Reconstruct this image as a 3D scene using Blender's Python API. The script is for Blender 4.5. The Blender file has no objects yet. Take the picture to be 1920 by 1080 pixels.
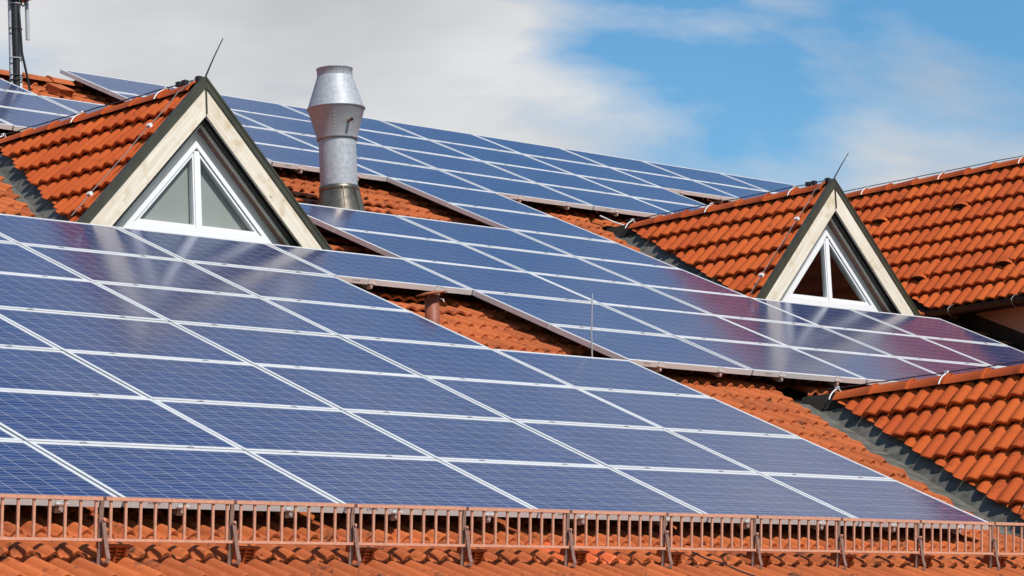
import bpy, bmesh, math, random
from mathutils import Matrix, Vector

R = math.radians
random.seed(7)
SC = bpy.context.scene
COL = SC.collection

# ------------------------------------------------------------------ camera, sky, sun, exposure
H = 8.0                                    # height of the lowest panel edge above the ground
cam_d = bpy.data.cameras.new('camera')
cam_d.sensor_width = 36.0
cam_d.lens = 103.34
cam_d.clip_end = 5000.0
cam = bpy.data.objects.new('camera', cam_d)
COL.objects.link(cam)
_r = Vector((0.69588, -0.71707, -0.04700)).normalized()
_f = Vector((0.71438, 0.68402, 0.14740)).normalized()
_u = _r.cross(_f)
_r = _f.cross(_u)
CAM = Vector((-8.585, -12.866, -1.345 + H))
cam.matrix_world = Matrix(((_r.x, _u.x, -_f.x, CAM.x), (_r.y, _u.y, -_f.y, CAM.y), (_r.z, _u.z, -_f.z, CAM.z), (0, 0, 0, 1)))
SC.camera = cam

SUN_EL = 48.0
SUN_AZ = -6.0                              # degrees from the facade's normal (-Y) towards +X
sdir = Vector((math.cos(R(SUN_EL)) * math.sin(R(SUN_AZ)), -math.cos(R(SUN_EL)) * math.cos(R(SUN_AZ)), math.sin(R(SUN_EL))))
sun_d = bpy.data.lights.new('sun', 'SUN')
sun_d.energy = 5.0
sun_d.angle = R(0.5)
sun_d.color = (1.0, 0.95, 0.88)
sun = bpy.data.objects.new('sun', sun_d)
COL.objects.link(sun)
sun.rotation_euler = sdir.to_track_quat('Z', 'Y').to_euler()

world = bpy.data.worlds.new('World')
SC.world = world
world.use_nodes = True
wn = world.node_tree
wn.nodes.clear()


def wnode(t, **kw):
    nd = wn.nodes.new(t)
    for k, v in kw.items():
        setattr(nd, k, v)
    return nd


w_out = wnode('ShaderNodeOutputWorld')
w_sky = wnode('ShaderNodeTexSky', sky_type='NISHITA')
w_sky.sun_disc = False
w_sky.sun_elevation = R(SUN_EL)
w_sky.sun_rotation = math.atan2(sdir.x, sdir.y)
w_sky.altitude = 300
w_sky.air_density = 1.0
w_sky.dust_density = 0.0
w_sky.ozone_density = 1.2
w_bg = wnode('ShaderNodeBackground')
w_bg.inputs['Strength'].default_value = 0.125
w_hsv = wnode('ShaderNodeHueSaturation')
w_hsv.inputs['Saturation'].default_value = 1.45
w_hsv.inputs['Hue'].default_value = 0.494
wn.links.new(w_sky.outputs[0], w_hsv.inputs['Color'])
wn.links.new(w_hsv.outputs[0], w_bg.inputs['Color'])
w_tc = wnode('ShaderNodeTexCoord')
w_map = wnode('ShaderNodeMapping')
SKY_OFF = (20.03, 20.05, 16.92)
w_map.inputs['Location'].default_value = SKY_OFF
w_map.inputs['Scale'].default_value = (3.4, 3.4, 9.5)
wn.links.new(w_tc.outputs['Generated'], w_map.inputs['Vector'])
w_n = wnode('ShaderNodeTexNoise')
w_n.inputs['Scale'].default_value = 1.0
w_n.inputs['Detail'].default_value = 9.0
w_n.inputs['Roughness'].default_value = 0.52
w_n.inputs['Distortion'].default_value = 0.35
wn.links.new(w_map.outputs[0], w_n.inputs['Vector'])
w_ramp = wnode('ShaderNodeValToRGB')
w_ramp.color_ramp.elements[0].position = 0.445
w_ramp.color_ramp.elements[0].color = (0.06, 0.06, 0.06, 1)
w_ramp.color_ramp.elements[1].position = 0.575
w_ramp.color_ramp.elements[1].color = (0.97, 0.97, 0.97, 1)
# cloud cover thins overhead, where one looks through the layer instead of along it
w_sep = wnode('ShaderNodeSeparateXYZ')
wn.links.new(w_tc.outputs['Generated'], w_sep.inputs[0])
w_th = wnode('ShaderNodeMath', operation='MULTIPLY_ADD')
w_th.inputs[1].default_value = -0.24
w_th.inputs[2].default_value = 0.048
wn.links.new(w_sep.outputs[2], w_th.inputs[0])
w_ad = wnode('ShaderNodeMath', operation='ADD')
wn.links.new(w_n.outputs['Fac'], w_ad.inputs[0])
wn.links.new(w_th.outputs[0], w_ad.inputs[1])
wn.links.new(w_ad.outputs[0], w_ramp.inputs[0])
w_n2 = wnode('ShaderNodeTexNoise')
w_n2.inputs['Scale'].default_value = 2.2
w_n2.inputs['Detail'].default_value = 4.0
wn.links.new(w_map.outputs[0], w_n2.inputs['Vector'])
w_cc = wnode('ShaderNodeValToRGB')
w_cc.color_ramp.elements[0].position = 0.35
w_cc.color_ramp.elements[0].color = (0.66, 0.665, 0.685, 1)
w_cc.color_ramp.elements[1].position = 0.65
w_cc.color_ramp.elements[1].color = (0.90, 0.90, 0.90, 1)
wn.links.new(w_n2.outputs['Fac'], w_cc.inputs[0])
w_cl = wnode('ShaderNodeBackground')
w_cl.inputs['Strength'].default_value = 0.86
wn.links.new(w_cc.outputs[0], w_cl.inputs['Color'])
w_mix = wnode('ShaderNodeMixShader')
wn.links.new(w_ramp.outputs[0], w_mix.inputs[0])
wn.links.new(w_bg.outputs[0], w_mix.inputs[1])
wn.links.new(w_cl.outputs[0], w_mix.inputs[2])
wn.links.new(w_mix.outputs[0], w_out.inputs['Surface'])

SC.view_settings.view_transform = 'Standard'
SC.view_settings.look = 'None'
SC.view_settings.exposure = 0.0
SC.view_settings.gamma = 1.0
SC.view_settings.use_curve_mapping = False
SC.cycles.use_denoising = True
SC.cycles.max_bounces = 6
SC.cycles.diffuse_bounces = 1
SC.cycles.sample_clamp_indirect = 6.0

# ------------------------------------------------------------------ frames of reference
A = R(25.0835)                              # pitch of the main roof
CA, SA = math.cos(A), math.sin(A)
PU, PV = 1.67, 0.99781                      # panel pitch along the eave and up the slope
ROOF = Matrix(((1, 0, 0, 0), (0, CA, -SA, 0), (0, SA, CA, H), (0, 0, 0, 1)))   # (u, v, n) -> world
RINV = ROOF.inverted()
N_TILE = -0.232                             # troughs of the main roof's tiles, below the panels' faces
N_DECK = -0.275


def rf(u, v, n=0.0):
    return ROOF @ Vector((u, v, n))


# ------------------------------------------------------------------ materials
MATS = {}


def newmat(name):
    m = bpy.data.materials.new(name)
    m.use_nodes = True
    nt = m.node_tree
    b = nt.nodes['Principled BSDF']
    MATS[name] = m
    return m, nt, b


def nn(nt, t, **kw):
    nd = nt.nodes.new(t)
    for k, v in kw.items():
        setattr(nd, k, v)
    return nd


def math_node(nt, op, a, b=None, c=None):
    nd = nn(nt, 'ShaderNodeMath', operation=op)
    for i, x in enumerate((a, b, c)):
        if x is None:
            continue
        if isinstance(x, (int, float)):
            nd.inputs[i].default_value = x
        else:
            nt.links.new(x, nd.inputs[i])
    return nd.outputs[0]


def mixcol(nt, fac, a, b, mode='MIX'):
    nd = nn(nt, 'ShaderNodeMix', data_type='RGBA', blend_type=mode)
    for sock, x in ((nd.inputs[0], fac), (nd.inputs[6], a), (nd.inputs[7], b)):
        if isinstance(x, (int, float)):
            sock.default_value = x
        elif isinstance(x, tuple):
            sock.default_value = (*x, 1) if len(x) == 3 else x
        else:
            nt.links.new(x, sock)
    return nd.outputs[2]


def noise(nt, vec, scale, detail=4.0, rough=0.55):
    nd = nn(nt, 'ShaderNodeTexNoise')
    nd.inputs['Scale'].default_value = scale
    nd.inputs['Detail'].default_value = detail
    nd.inputs['Roughness'].default_value = rough
    nt.links.new(vec, nd.inputs['Vector'])
    return nd.outputs['Fac']


def ramp(nt, fac, p0, p1, c0=(0, 0, 0), c1=(1, 1, 1)):
    nd = nn(nt, 'ShaderNodeValToRGB')
    e = nd.color_ramp.elements
    e[0].position, e[1].position = p0, p1
    e[0].color, e[1].color = (*c0, 1), (*c1, 1)
    nt.links.new(fac, nd.inputs[0])
    return nd.outputs[0]


def bump(nt, b, height, strength, dist):
    nd = nn(nt, 'ShaderNodeBump')
    nd.inputs['Strength'].default_value = strength
    nd.inputs['Distance'].default_value = dist
    nt.links.new(height, nd.inputs['Height'])
    nt.links.new(nd.outputs[0], b.inputs['Normal'])


def position(nt):
    return nn(nt, 'ShaderNodeNewGeometry').outputs['Position']


def rnd_value(nt):
    """A random number per object, or per piece where pieces are joined (attribute rnd)."""
    oi = nn(nt, 'ShaderNodeObjectInfo').outputs['Random']
    at = nn(nt, 'ShaderNodeAttribute', attribute_name='rnd').outputs['Fac']
    s = math_node(nt, 'ADD', oi, at)
    return math_node(nt, 'FRACT', s)


def tile_mat(name, c_lo, c_hi, c_stain, stain_lo, stain_hi, c_pale, pale_amt):
    m, nt, b = newmat(name)
    pos = position(nt)
    rv = rnd_value(nt)
    base = mixcol(nt, rv, c_lo, c_hi)
    fine = noise(nt, pos, 38.0, 5.0, 0.65)
    base = mixcol(nt, math_node(nt, 'MULTIPLY', fine, 0.55), base, c_pale, 'MIX') if pale_amt > 0.5 else mixcol(nt, math_node(nt, 'MULTIPLY', fine, pale_amt), base, c_pale)
    st = noise(nt, pos, 5.5, 6.0, 0.65)
    st2 = noise(nt, pos, 27.0, 4.0, 0.6)
    stf = ramp(nt, math_node(nt, 'ADD', math_node(nt, 'MULTIPLY', st, 0.65), math_node(nt, 'MULTIPLY', st2, 0.35)), stain_lo, stain_hi)
    base = mixcol(nt, stf, base, c_stain)
    spk = ramp(nt, noise(nt, pos, 120.0, 2.0, 0.5), 0.70, 0.80)
    base = mixcol(nt, math_node(nt, 'MULTIPLY', spk, 0.35), base, (0.55, 0.42, 0.33))
    nt.links.new(base, b.inputs['Base Color'])
    b.inputs['Roughness'].default_value = 0.82
    b.inputs['Specular IOR Level'].default_value = 0.3
    bump(nt, b, noise(nt, pos, 160.0, 4.0, 0.7), 0.35, 0.004)
    return m


M_TILE_OLD = tile_mat('weathered_clay', (0.29, 0.052, 0.011), (0.47, 0.102, 0.023), (0.045, 0.024, 0.014), 0.545, 0.665, (0.54, 0.19, 0.065), 0.42)
M_TILE = tile_mat('red_clay', (0.38, 0.055, 0.007), (0.50, 0.088, 0.011), (0.15, 0.025, 0.006), 0.55, 0.72, (0.50, 0.120, 0.026), 0.30)
M_TILE_NEW = tile_mat('glazed_new_clay', (0.62, 0.12, 0.03), (0.62, 0.12, 0.03), (0.4, 0.08, 0.03), 0.7, 0.8, (0.6, 0.2, 0.1), 0.2)
M_TILE_NEW.node_tree.nodes['Principled BSDF'].inputs['Roughness'].default_value = 0.4


def simple(name, col, rough=0.6, metal=0.0, var=0.0, vscale=9.0, bumpy=0.0, bscale=90.0, spec=0.5):
    m, nt, b = newmat(name)
    b.inputs['Roughness'].default_value = rough
    b.inputs['Metallic'].default_value = metal
    b.inputs['Specular IOR Level'].default_value = spec
    pos = position(nt)
    f = noise(nt, pos, vscale, 5.0, 0.6)
    d = tuple(c * (1 - var) for c in col)
    l = tuple(min(1.0, c * (1 + var * 0.6)) for c in col)
    nt.links.new(mixcol(nt, ramp(nt, f, 0.3, 0.7), d, l), b.inputs['Base Color'])
    if bumpy:
        bump(nt, b, noise(nt, pos, bscale, 4.0, 0.6), bumpy, 0.004)
    return m


M_FRAME = simple('anodised_aluminium', (0.66, 0.66, 0.65), 0.42, 0.15, 0.06, 6.0)
M_CLAMP = simple('bright_aluminium', (0.78, 0.78, 0.77), 0.30, 0.4, 0.05)
M_RAIL = simple('mill_aluminium', (0.42, 0.42, 0.42), 0.45, 0.6, 0.1)
M_ZINC = simple('galvanised_steel', (0.40, 0.42, 0.445), 0.60, 0.25, 0.24, 30.0, 0.10, 60.0)
M_ZINC_DULL = simple('dull_zinc', (0.36, 0.37, 0.38), 0.52, 0.35, 0.14, 14.0, 0.05, 40.0)
M_LEAD = simple('grey_valley_metal', (0.125, 0.116, 0.092), 0.62, 0.10, 0.55, 9.0, 0.5, 18.0)
M_OLIVE = simple('olive_brown_metal', (0.060, 0.058, 0.036), 0.42, 0.2, 0.25, 5.0, 0.05, 30.0)
M_GUARD = simple('pink_brown_paint', (0.60, 0.28, 0.18), 0.50, 0.0, 0.22, 60.0, 0.10, 200.0)
M_BRACKET = simple('brown_painted_iron', (0.27, 0.155, 0.12), 0.55, 0.1, 0.30, 50.0, 0.1, 120.0)
M_DARK = simple('dark_metal_and_shade', (0.018, 0.015, 0.013), 0.45, 0.2, 0.3)  # gutter and flashing metal; also paints shade on the soffit and vent hoods
M_BLACK = simple('black_rubber_and_underside', (0.012, 0.012, 0.013), 0.55, 0.0, 0.2)
M_WIRE = simple('grey_wire', (0.16, 0.15, 0.14), 0.45, 0.5, 0.2)
M_WIREDARK = simple('dark_wire', (0.035, 0.035, 0.04), 0.5, 0.3, 0.2)
M_WHITE = simple('white_window_plastic', (0.80, 0.80, 0.80), 0.32, 0.0, 0.03)
M_CLIP = simple('pale_plastic', (0.72, 0.72, 0.70), 0.4, 0.0, 0.08)
M_STUCCO = simple('salmon_stucco', (0.58, 0.30, 0.21), 0.9, 0.0, 0.16, 3.0, 0.5, 60.0, 0.2)
M_WALLWHITE = simple('white_render', (0.78, 0.74, 0.67), 0.85, 0.0, 0.04, 6.0, 0.2, 120.0, 0.2)
M_DECK = simple('roofing_felt', (0.030, 0.024, 0.020), 0.9, 0.0, 0.3, 3.0, 0.0, 60.0, 0.2)
M_TERRA = simple('terracotta_pipe', (0.27, 0.075, 0.035), 0.55, 0.0, 0.25, 30.0, 0.2, 90.0)
M_CAP = simple('terracotta_cap', (0.36, 0.105, 0.045), 0.6, 0.0, 0.25, 30.0, 0.2, 90.0)
M_LEADCONE = simple('weathered_flashing', (0.155, 0.135, 0.105), 0.38, 0.65, 0.42, 11.0, 0.10, 30.0)
M_BLIND = simple('pale_grey_blind', (0.42, 0.425, 0.42), 0.8, 0.0, 0.10, 2.5)
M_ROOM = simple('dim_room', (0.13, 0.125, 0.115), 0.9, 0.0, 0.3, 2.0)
M_PALEPOLE = simple('pale_grey_paint', (0.62, 0.64, 0.66), 0.45, 0.1, 0.08)
M_REDBOX = simple('red_brown_box', (0.22, 0.06, 0.04), 0.5, 0.0, 0.2)
M_GRASS = simple('meadow', (0.075, 0.105, 0.035), 0.95, 0.0, 0.35, 0.6, 0.6, 18.0, 0.1)

# weathered softwood of the barge boards, grain along the board
m, nt, b = newmat('pale_softwood')
M_WOOD = m
tc = nn(nt, 'ShaderNodeUVMap').outputs[0]
mp = nn(nt, 'ShaderNodeMapping')
mp.inputs['Scale'].default_value = (1.6, 30.0, 1.0)
nt.links.new(tc, mp.inputs['Vector'])
g1 = noise(nt, mp.outputs[0], 1.0, 6.0, 0.6)
pos = position(nt)
blotch = noise(nt, pos, 6.0, 5.0, 0.6)
c = mixcol(nt, ramp(nt, g1, 0.30, 0.72), (0.60, 0.50, 0.37), (0.76, 0.71, 0.61))
c = mixcol(nt, ramp(nt, blotch, 0.55, 0.75), c, (0.52, 0.40, 0.25))
vo = nn(nt, 'ShaderNodeTexVoronoi')
vo.inputs['Scale'].default_value = 2.6
mp2 = nn(nt, 'ShaderNodeMapping')
mp2.inputs['Scale'].default_value = (1.0, 2.6, 1.0)
nt.links.new(tc, mp2.inputs['Vector'])
nt.links.new(mp2.outputs[0], vo.inputs['Vector'])
c = mixcol(nt, ramp(nt, vo.outputs['Distance'], 0.035, 0.055, (1, 1, 1), (0, 0, 0)), c, (0.20, 0.11, 0.06))
nt.links.new(c, b.inputs['Base Color'])
b.inputs['Roughness'].default_value = 0.8
bump(nt, b, g1, 0.15, 0.003)

# glass-covered back sheet between the cells
m, nt, b = newmat('panel_backsheet')
M_SHEET = m
b.inputs['Base Color'].default_value = (0.46, 0.48, 0.54, 1)
b.inputs['Roughness'].default_value = 0.13
b.inputs['IOR'].default_value = 1.5

# solar cells behind glass: crystal grain, three bus bars, tint from cell to cell
m, nt, b = newmat('solar_cell_blue')
M_CELL = m
uv = nn(nt, 'ShaderNodeUVMap').outputs[0]
pos = position(nt)
rv = rnd_value(nt)
vor = nn(nt, 'ShaderNodeTexVoronoi')
vor.inputs['Scale'].default_value = 55.0
nt.links.new(pos, vor.inputs['Vector'])
grain = nn(nt, 'ShaderNodeSeparateColor')
nt.links.new(vor.outputs['Color'], grain.inputs[0])
gr = math_node(nt, 'ADD', math_node(nt, 'MULTIPLY', grain.outputs[0], 0.45), math_node(nt, 'MULTIPLY', rv, 0.55))
c = mixcol(nt, gr, (0.003, 0.013, 0.080), (0.006, 0.025, 0.128))
sx = nn(nt, 'ShaderNodeSeparateXYZ')
nt.links.new(uv, sx.inputs[0])
fy = math_node(nt, 'FRACT', math_node(nt, 'MULTIPLY', sx.outputs[1], 3.0))
d = math_node(nt, 'ABSOLUTE', math_node(nt, 'SUBTRACT', fy, 0.5))
bar = math_node(nt, 'LESS_THAN', d, 0.045)
c = mixcol(nt, math_node(nt, 'MULTIPLY', bar, 0.75), c, (0.33, 0.36, 0.42))
dust = noise(nt, pos, 1.3, 5.0, 0.6)
c = mixcol(nt, math_node(nt, 'MULTIPLY', ramp(nt, dust, 0.35, 0.8), 0.10), c, (0.30, 0.27, 0.25))
nt.links.new(c, b.inputs['Base Color'])
rr = nn(nt, 'ShaderNodeMapRange')
nt.links.new(noise(nt, pos, 2.0, 5.0, 0.6), rr.inputs[0])
rr.inputs[3].default_value = 0.125
rr.inputs[4].default_value = 0.175
nt.links.new(rr.outputs[0], b.inputs['Roughness'])
b.inputs['IOR'].default_value = 1.5

# window glass
m, nt, b = newmat('window_glass')
M_GLASS = m
nt.nodes.remove(b)
out = nt.nodes['Material Output']
tr = nn(nt, 'ShaderNodeBsdfTransparent')
tr.inputs[0].default_value = (0.88, 0.90, 0.885, 1)
gl = nn(nt, 'ShaderNodeBsdfGlossy')
gl.inputs['Roughness'].default_value = 0.10
fr = nn(nt, 'ShaderNodeFresnel')
fr.inputs['IOR'].default_value = 1.55
mx = nn(nt, 'ShaderNodeMixShader')
ng = nn(nt, 'ShaderNodeNewGeometry')
nt.links.new(math_node(nt, 'MULTIPLY', fr.outputs[0], math_node(nt, 'SUBTRACT', 1.0, ng.outputs['Backfacing'])), mx.inputs[0])
nt.links.new(tr.outputs[0], mx.inputs[1])
nt.links.new(gl.outputs[0], mx.inputs[2])
nt.links.new(mx.outputs[0], out.inputs['Surface'])

# printed sticker: dark bars on white
m, nt, b = newmat('printed_sticker')
M_STICKER = m
uv = nn(nt, 'ShaderNodeUVMap').outputs[0]
sx = nn(nt, 'ShaderNodeSeparateXYZ')
nt.links.new(uv, sx.inputs[0])
wv = nn(nt, 'ShaderNodeTexNoise', noise_dimensions='1D')
wv.inputs['Scale'].default_value = 22.0
nt.links.new(sx.outputs[0], wv.inputs['W'])
barf = math_node(nt, 'GREATER_THAN', wv.outputs['Fac'], 0.48)
inb = math_node(nt, 'MULTIPLY', math_node(nt, 'GREATER_THAN', sx.outputs[1], 0.22), math_node(nt, 'LESS_THAN', sx.outputs[1], 0.80))
nt.links.new(mixcol(nt, math_node(nt, 'MULTIPLY', barf, inb), (0.7, 0.68, 0.66), (0.05, 0.03, 0.04)), b.inputs['Base Color'])


# ------------------------------------------------------------------ mesh builder
class MB:
    def __init__(self):
        self.v, self.f, self.uv, self.smooth = [], [], [], []

    def add(self, vs, fs, mat=None, uvs=None, smooth=False):
        o = len(self.v)
        self.v += [tuple(mat @ Vector(p)) if mat else tuple(p) for p in vs]
        for i, f in enumerate(fs):
            self.f.append(tuple(o + k for k in f))
            self.uv.append(uvs[i] if uvs else None)
            self.smooth.append(smooth)
        return self

    def box(self, lo, hi, mat=None):
        (a, b, c), (d, e, f) = lo, hi
        vs = [(a, b, c), (d, b, c), (d, e, c), (a, e, c), (a, b, f), (d, b, f), (d, e, f), (a, e, f)]
        return self.add(vs, [(0, 3, 2, 1), (4, 5, 6, 7), (0, 1, 5, 4), (1, 2, 6, 5), (2, 3, 7, 6), (3, 0, 4, 7)], mat)

    def prism(self, poly, axis_vec, uvscale=None):
        """Extrude a planar polygon (list of 3-D points, counter-clockwise seen from the front) along axis_vec."""
        n = len(poly)
        a = Vector(axis_vec)
        vs = [tuple(p) for p in poly] + [tuple(Vector(p) + a) for p in poly]
        fs = [tuple(range(n)), tuple(range(2 * n - 1, n - 1, -1))]
        fs += [(i, i + n, (i + 1) % n + n, (i + 1) % n) for i in range(n)]
        return self.add(vs, fs)

    def bar(self, p, q, w, h, up=(0, 0, 1)):
        p, q = Vector(p), Vector(q)
        d = (q - p).normalized()
        s = d.cross(Vector(up)).normalized()
        t = s.cross(d)
        vs = []
        for e in (p, q):
            for a, b in ((-1, -1), (1, -1), (1, 1), (-1, 1)):
                vs.append(tuple(e + s * (a * w / 2) + t * (b * h / 2)))
        return self.add(vs, [(0, 1, 2, 3), (7, 6, 5, 4), (0, 4, 5, 1), (1, 5, 6, 2), (2, 6, 7, 3), (3, 7, 4, 0)])

    def tube(self, pts, r, n=10, caps=True):
        pts = [Vector(p) for p in pts]
        rs = r if isinstance(r, (list, tuple)) else [r] * len(pts)
        vs, fs = [], []
        ref = None
        for i, p in enumerate(pts):
            d = (pts[min(i + 1, len(pts) - 1)] - pts[max(i - 1, 0)]).normalized()
            if ref is None or abs(d.dot(ref)) > 0.95:
                ref = Vector((0, 0, 1)) if abs(d.z) < 0.9 else Vector((1, 0, 0))
            s = d.cross(ref).normalized()
            t = s.cross(d)
            ref = t
            for k in range(n):
                a = 2 * math.pi * k / n
                vs.append(tuple(p + s * math.cos(a) * rs[i] + t * math.sin(a) * rs[i]))
        for i in range(len(pts) - 1):
            for k in range(n):
                k2 = (k + 1) % n
                fs.append((i * n + k, i * n + k2, (i + 1) * n + k2, (i + 1) * n + k))
        self.add(vs, fs, smooth=True)
        if caps:
            m = len(pts) - 1
            self.add([vs[k] for k in range(n)], [tuple(range(n - 1, -1, -1))])
            self.add([vs[m * n + k] for k in range(n)], [tuple(range(n))])
        return self

    def lathe(self, prof, n=32, centre=(0, 0, 0), smooth=True):
        cx, cy, cz = centre
        vs, fs = [], []
        for r, z in prof:
            for k in range(n):
                a = 2 * math.pi * k / n
                vs.append((cx + r * math.cos(a), cy + r * math.sin(a), cz + z))
        for i in range(len(prof) - 1):
            for k in range(n):
                k2 = (k + 1) % n
                fs.append((i * n + k, i * n + k2, (i + 1) * n + k2, (i + 1) * n + k))
        return self.add(vs, fs, smooth=smooth)

    def mesh(self, name, mat):
        me = bpy.data.meshes.new(name)
        me.from_pydata(self.v, [], self.f)
        if any(u for u in self.uv):
            ul = me.uv_layers.new(name='UVMap')
            for p, u in zip(me.polygons, self.uv):
                if u:
                    for li, c in zip(p.loop_indices, u):
                        ul.data[li].uv = c
        me.polygons.foreach_set('use_smooth', self.smooth)
        if mat:
            me.materials.append(mat)
        me.update()
        return me


def link(name, data, parent=None, mw=None):
    o = bpy.data.objects.new(name, data)
    COL.objects.link(o)
    if parent is not None:
        o.parent = parent
    if mw is not None:
        o.matrix_basis = mw
    return o


def part(name, mb, mat, parent):
    return link(name, mb.mesh(name, mat), parent)


def thing(name, label, cat, mw=None, group=None):
    o = bpy.data.objects.new(name, None)
    o.empty_display_size = 0.2
    COL.objects.link(o)
    if mw is not None:
        o.matrix_basis = mw
    o['label'] = label
    o['category'] = cat
    if group:
        o['group'] = group
    return o


def recalc(me):
    bm = bmesh.new()
    bm.from_mesh(me)
    bmesh.ops.recalc_face_normals(bm, faces=bm.faces)
    bm.to_mesh(me)
    bm.free()


# ------------------------------------------------------------------ the ground
g = MB().add([(-900, -900, 0), (900, -900, 0), (900, 900, 0), (-900, 900, 0)], [(0, 1, 2, 3)])
ground = link('ground', g.mesh('ground', M_GRASS))
ground['kind'] = 'structure'

# ------------------------------------------------------------------ which grid cells carry a panel
OCC = set()
for c_ in range(-1, 5):
    for r_ in range(0, 7):
        OCC.add((c_, r_))
for r_ in (0, 1, 2, 3, 6):
    OCC.add((5, r_))
for c_ in (3, 4, 5):
    for r_ in (11, 12, 13):
        OCC.add((c_, r_))
for r_ in (4, 5, 6, 7, 8, 11, 12):
    OCC.add((6, r_))
for r_ in (4, 5, 6, 7, 8, 11, 12, 13, 14):
    OCC.add((7, r_))
for r_ in range(4, 15):
    OCC.add((8, r_))
for c_ in (9, 10):
    for r_ in (4, 5, 6, 11, 12, 13, 14):
        OCC.add((c_, r_))
for r_ in (11, 12, 13, 14):
    OCC.add((11, r_))
for c_ in (12, 13, 14):
    for r_ in (13, 14):
        OCC.add((c_, r_))

CAMR = RINV @ CAM


def seen_on_roof(u, v, n):
    """Rough test: is this point of the main roof inside the picture and not behind a panel?"""
    p = rf(u, v, n)
    d = p - CAM
    z = d.dot(_f)
    x, y = 960 + 5511 * d.dot(_r) / z, 540 - 5511 * d.dot(_u) / z
    if not (-40 < x < 1960 and -40 < y < 1120):
        return False
    a = Vector((u, v, n))
    for nq in (-0.004, -0.04):
        t = (nq - n) / (CAMR.z - n)
        q = a + (CAMR - a) * t
        if (math.floor(q.x / PU), math.floor(q.y / PV)) in OCC:
            return False
    return True


# ------------------------------------------------------------------ roof tiles
TW, TG = 0.3056, 0.342                      # cover width (two rolls) and gauge of a course
ROLL = 0.033


def tile_profile(n, old=False):
    pts = []
    for i in range(n + 1):
        x = TW * i / n
        t = (x / (TW / 2)) % 1.0
        if old:                              # a roll, then a flat pan with a small rib
            z = 0.046 * math.sin(math.pi * t / 0.62) ** 0.85 if t < 0.62 else (0.011 if 0.74 < t < 0.84 else 0.0)
            pts.append((x, z + 0.012 * i / n))
            continue
        pts.append((x, ROLL * abs(math.sin(math.pi * t)) ** 1.1 + 0.007 * i / n))
    return pts


def tile_builder(n=16, rows=True, old=False):
    """One double-roll tile: x across, y up the slope from its lower edge, z out of the roof."""
    prof = tile_profile(n, old)
    prof[-1] = (TW + 0.004, prof[-1][1] + 0.002)
    lift, th = (0.037, 0.018) if old else (0.058, 0.022)
    ys = [(TG + 0.045, 0.0), (0.016, lift), (0.004, lift - 0.003), (0.0, lift - 0.010)] if rows else [(TG + 0.045, 0.0), (0.0, lift)]
    mb = MB()
    vs, fs = [], []
    for y, dz in ys:
        for x, z in prof:
            vs.append((x, y, z + dz * 1.0))
    m = len(prof)
    for j in range(len(ys) - 1):
        for i in range(n):
            fs.append((j * m + i, (j + 1) * m + i, (j + 1) * m + i + 1, j * m + i + 1))
    mb.add(vs, fs, smooth=True)
    # lower edge and its return underneath
    y0, dz0 = ys[-1]
    e = [(x, y0, z + dz0) for x, z in prof]
    e2 = [(x, y0 + 0.002, z + dz0 - th) for x, z in prof]
    mb.add(e + e2, [(i, i + m, i + m + 1, i + 1) for i in range(n)])
    # left and right edges
    for i in (0, n):
        x, z = prof[i]
        q = [(x, ys[0][0], z), (x, ys[-1][0], z + ys[-1][1]), (x, ys[-1][0], z + ys[-1][1] - th), (x, ys[0][0], z - th)]
        mb.add(q, [(0, 1, 2, 3)] if i == 0 else [(3, 2, 1, 0)])
    return mb


TILE_MB = tile_builder(16)
TILE_OLD_MB = tile_builder(28, True, True)
TILE_LO = tile_builder(8, False)
TILE_MESH = {}


def tile_mesh(mat):
    if mat.name not in TILE_MESH:
        TILE_MESH[mat.name] = (TILE_MB if mat is M_TILE else TILE_OLD_MB).mesh('roof_tile', mat)
    return TILE_MESH[mat.name]


def clip_mesh(mb, mw, planes, mat):
    """The tile in slope coordinates cut by world planes (point, normal: keep the side the normal points to)."""
    bm = bmesh.new()
    vs = [bm.verts.new(mw @ Vector(p)) for p in mb.v]
    for f, s in zip(mb.f, mb.smooth):
        fc = bm.faces.new([vs[i] for i in f])
        fc.smooth = s
    for co, no in planes:
        geo = bm.verts[:] + bm.edges[:] + bm.faces[:]
        bmesh.ops.bisect_plane(bm, geom=geo, plane_co=co, plane_no=no, clear_inner=True, dist=1e-5)
    if not bm.faces:
        bm.free()
        return None
    bmesh.ops.transform(bm, matrix=mw.inverted(), verts=bm.verts[:])
    me = bpy.data.meshes.new('roof_tile')
    bm.to_mesh(me)
    bm.free()
    me.materials.append(mat)
    return me


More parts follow.
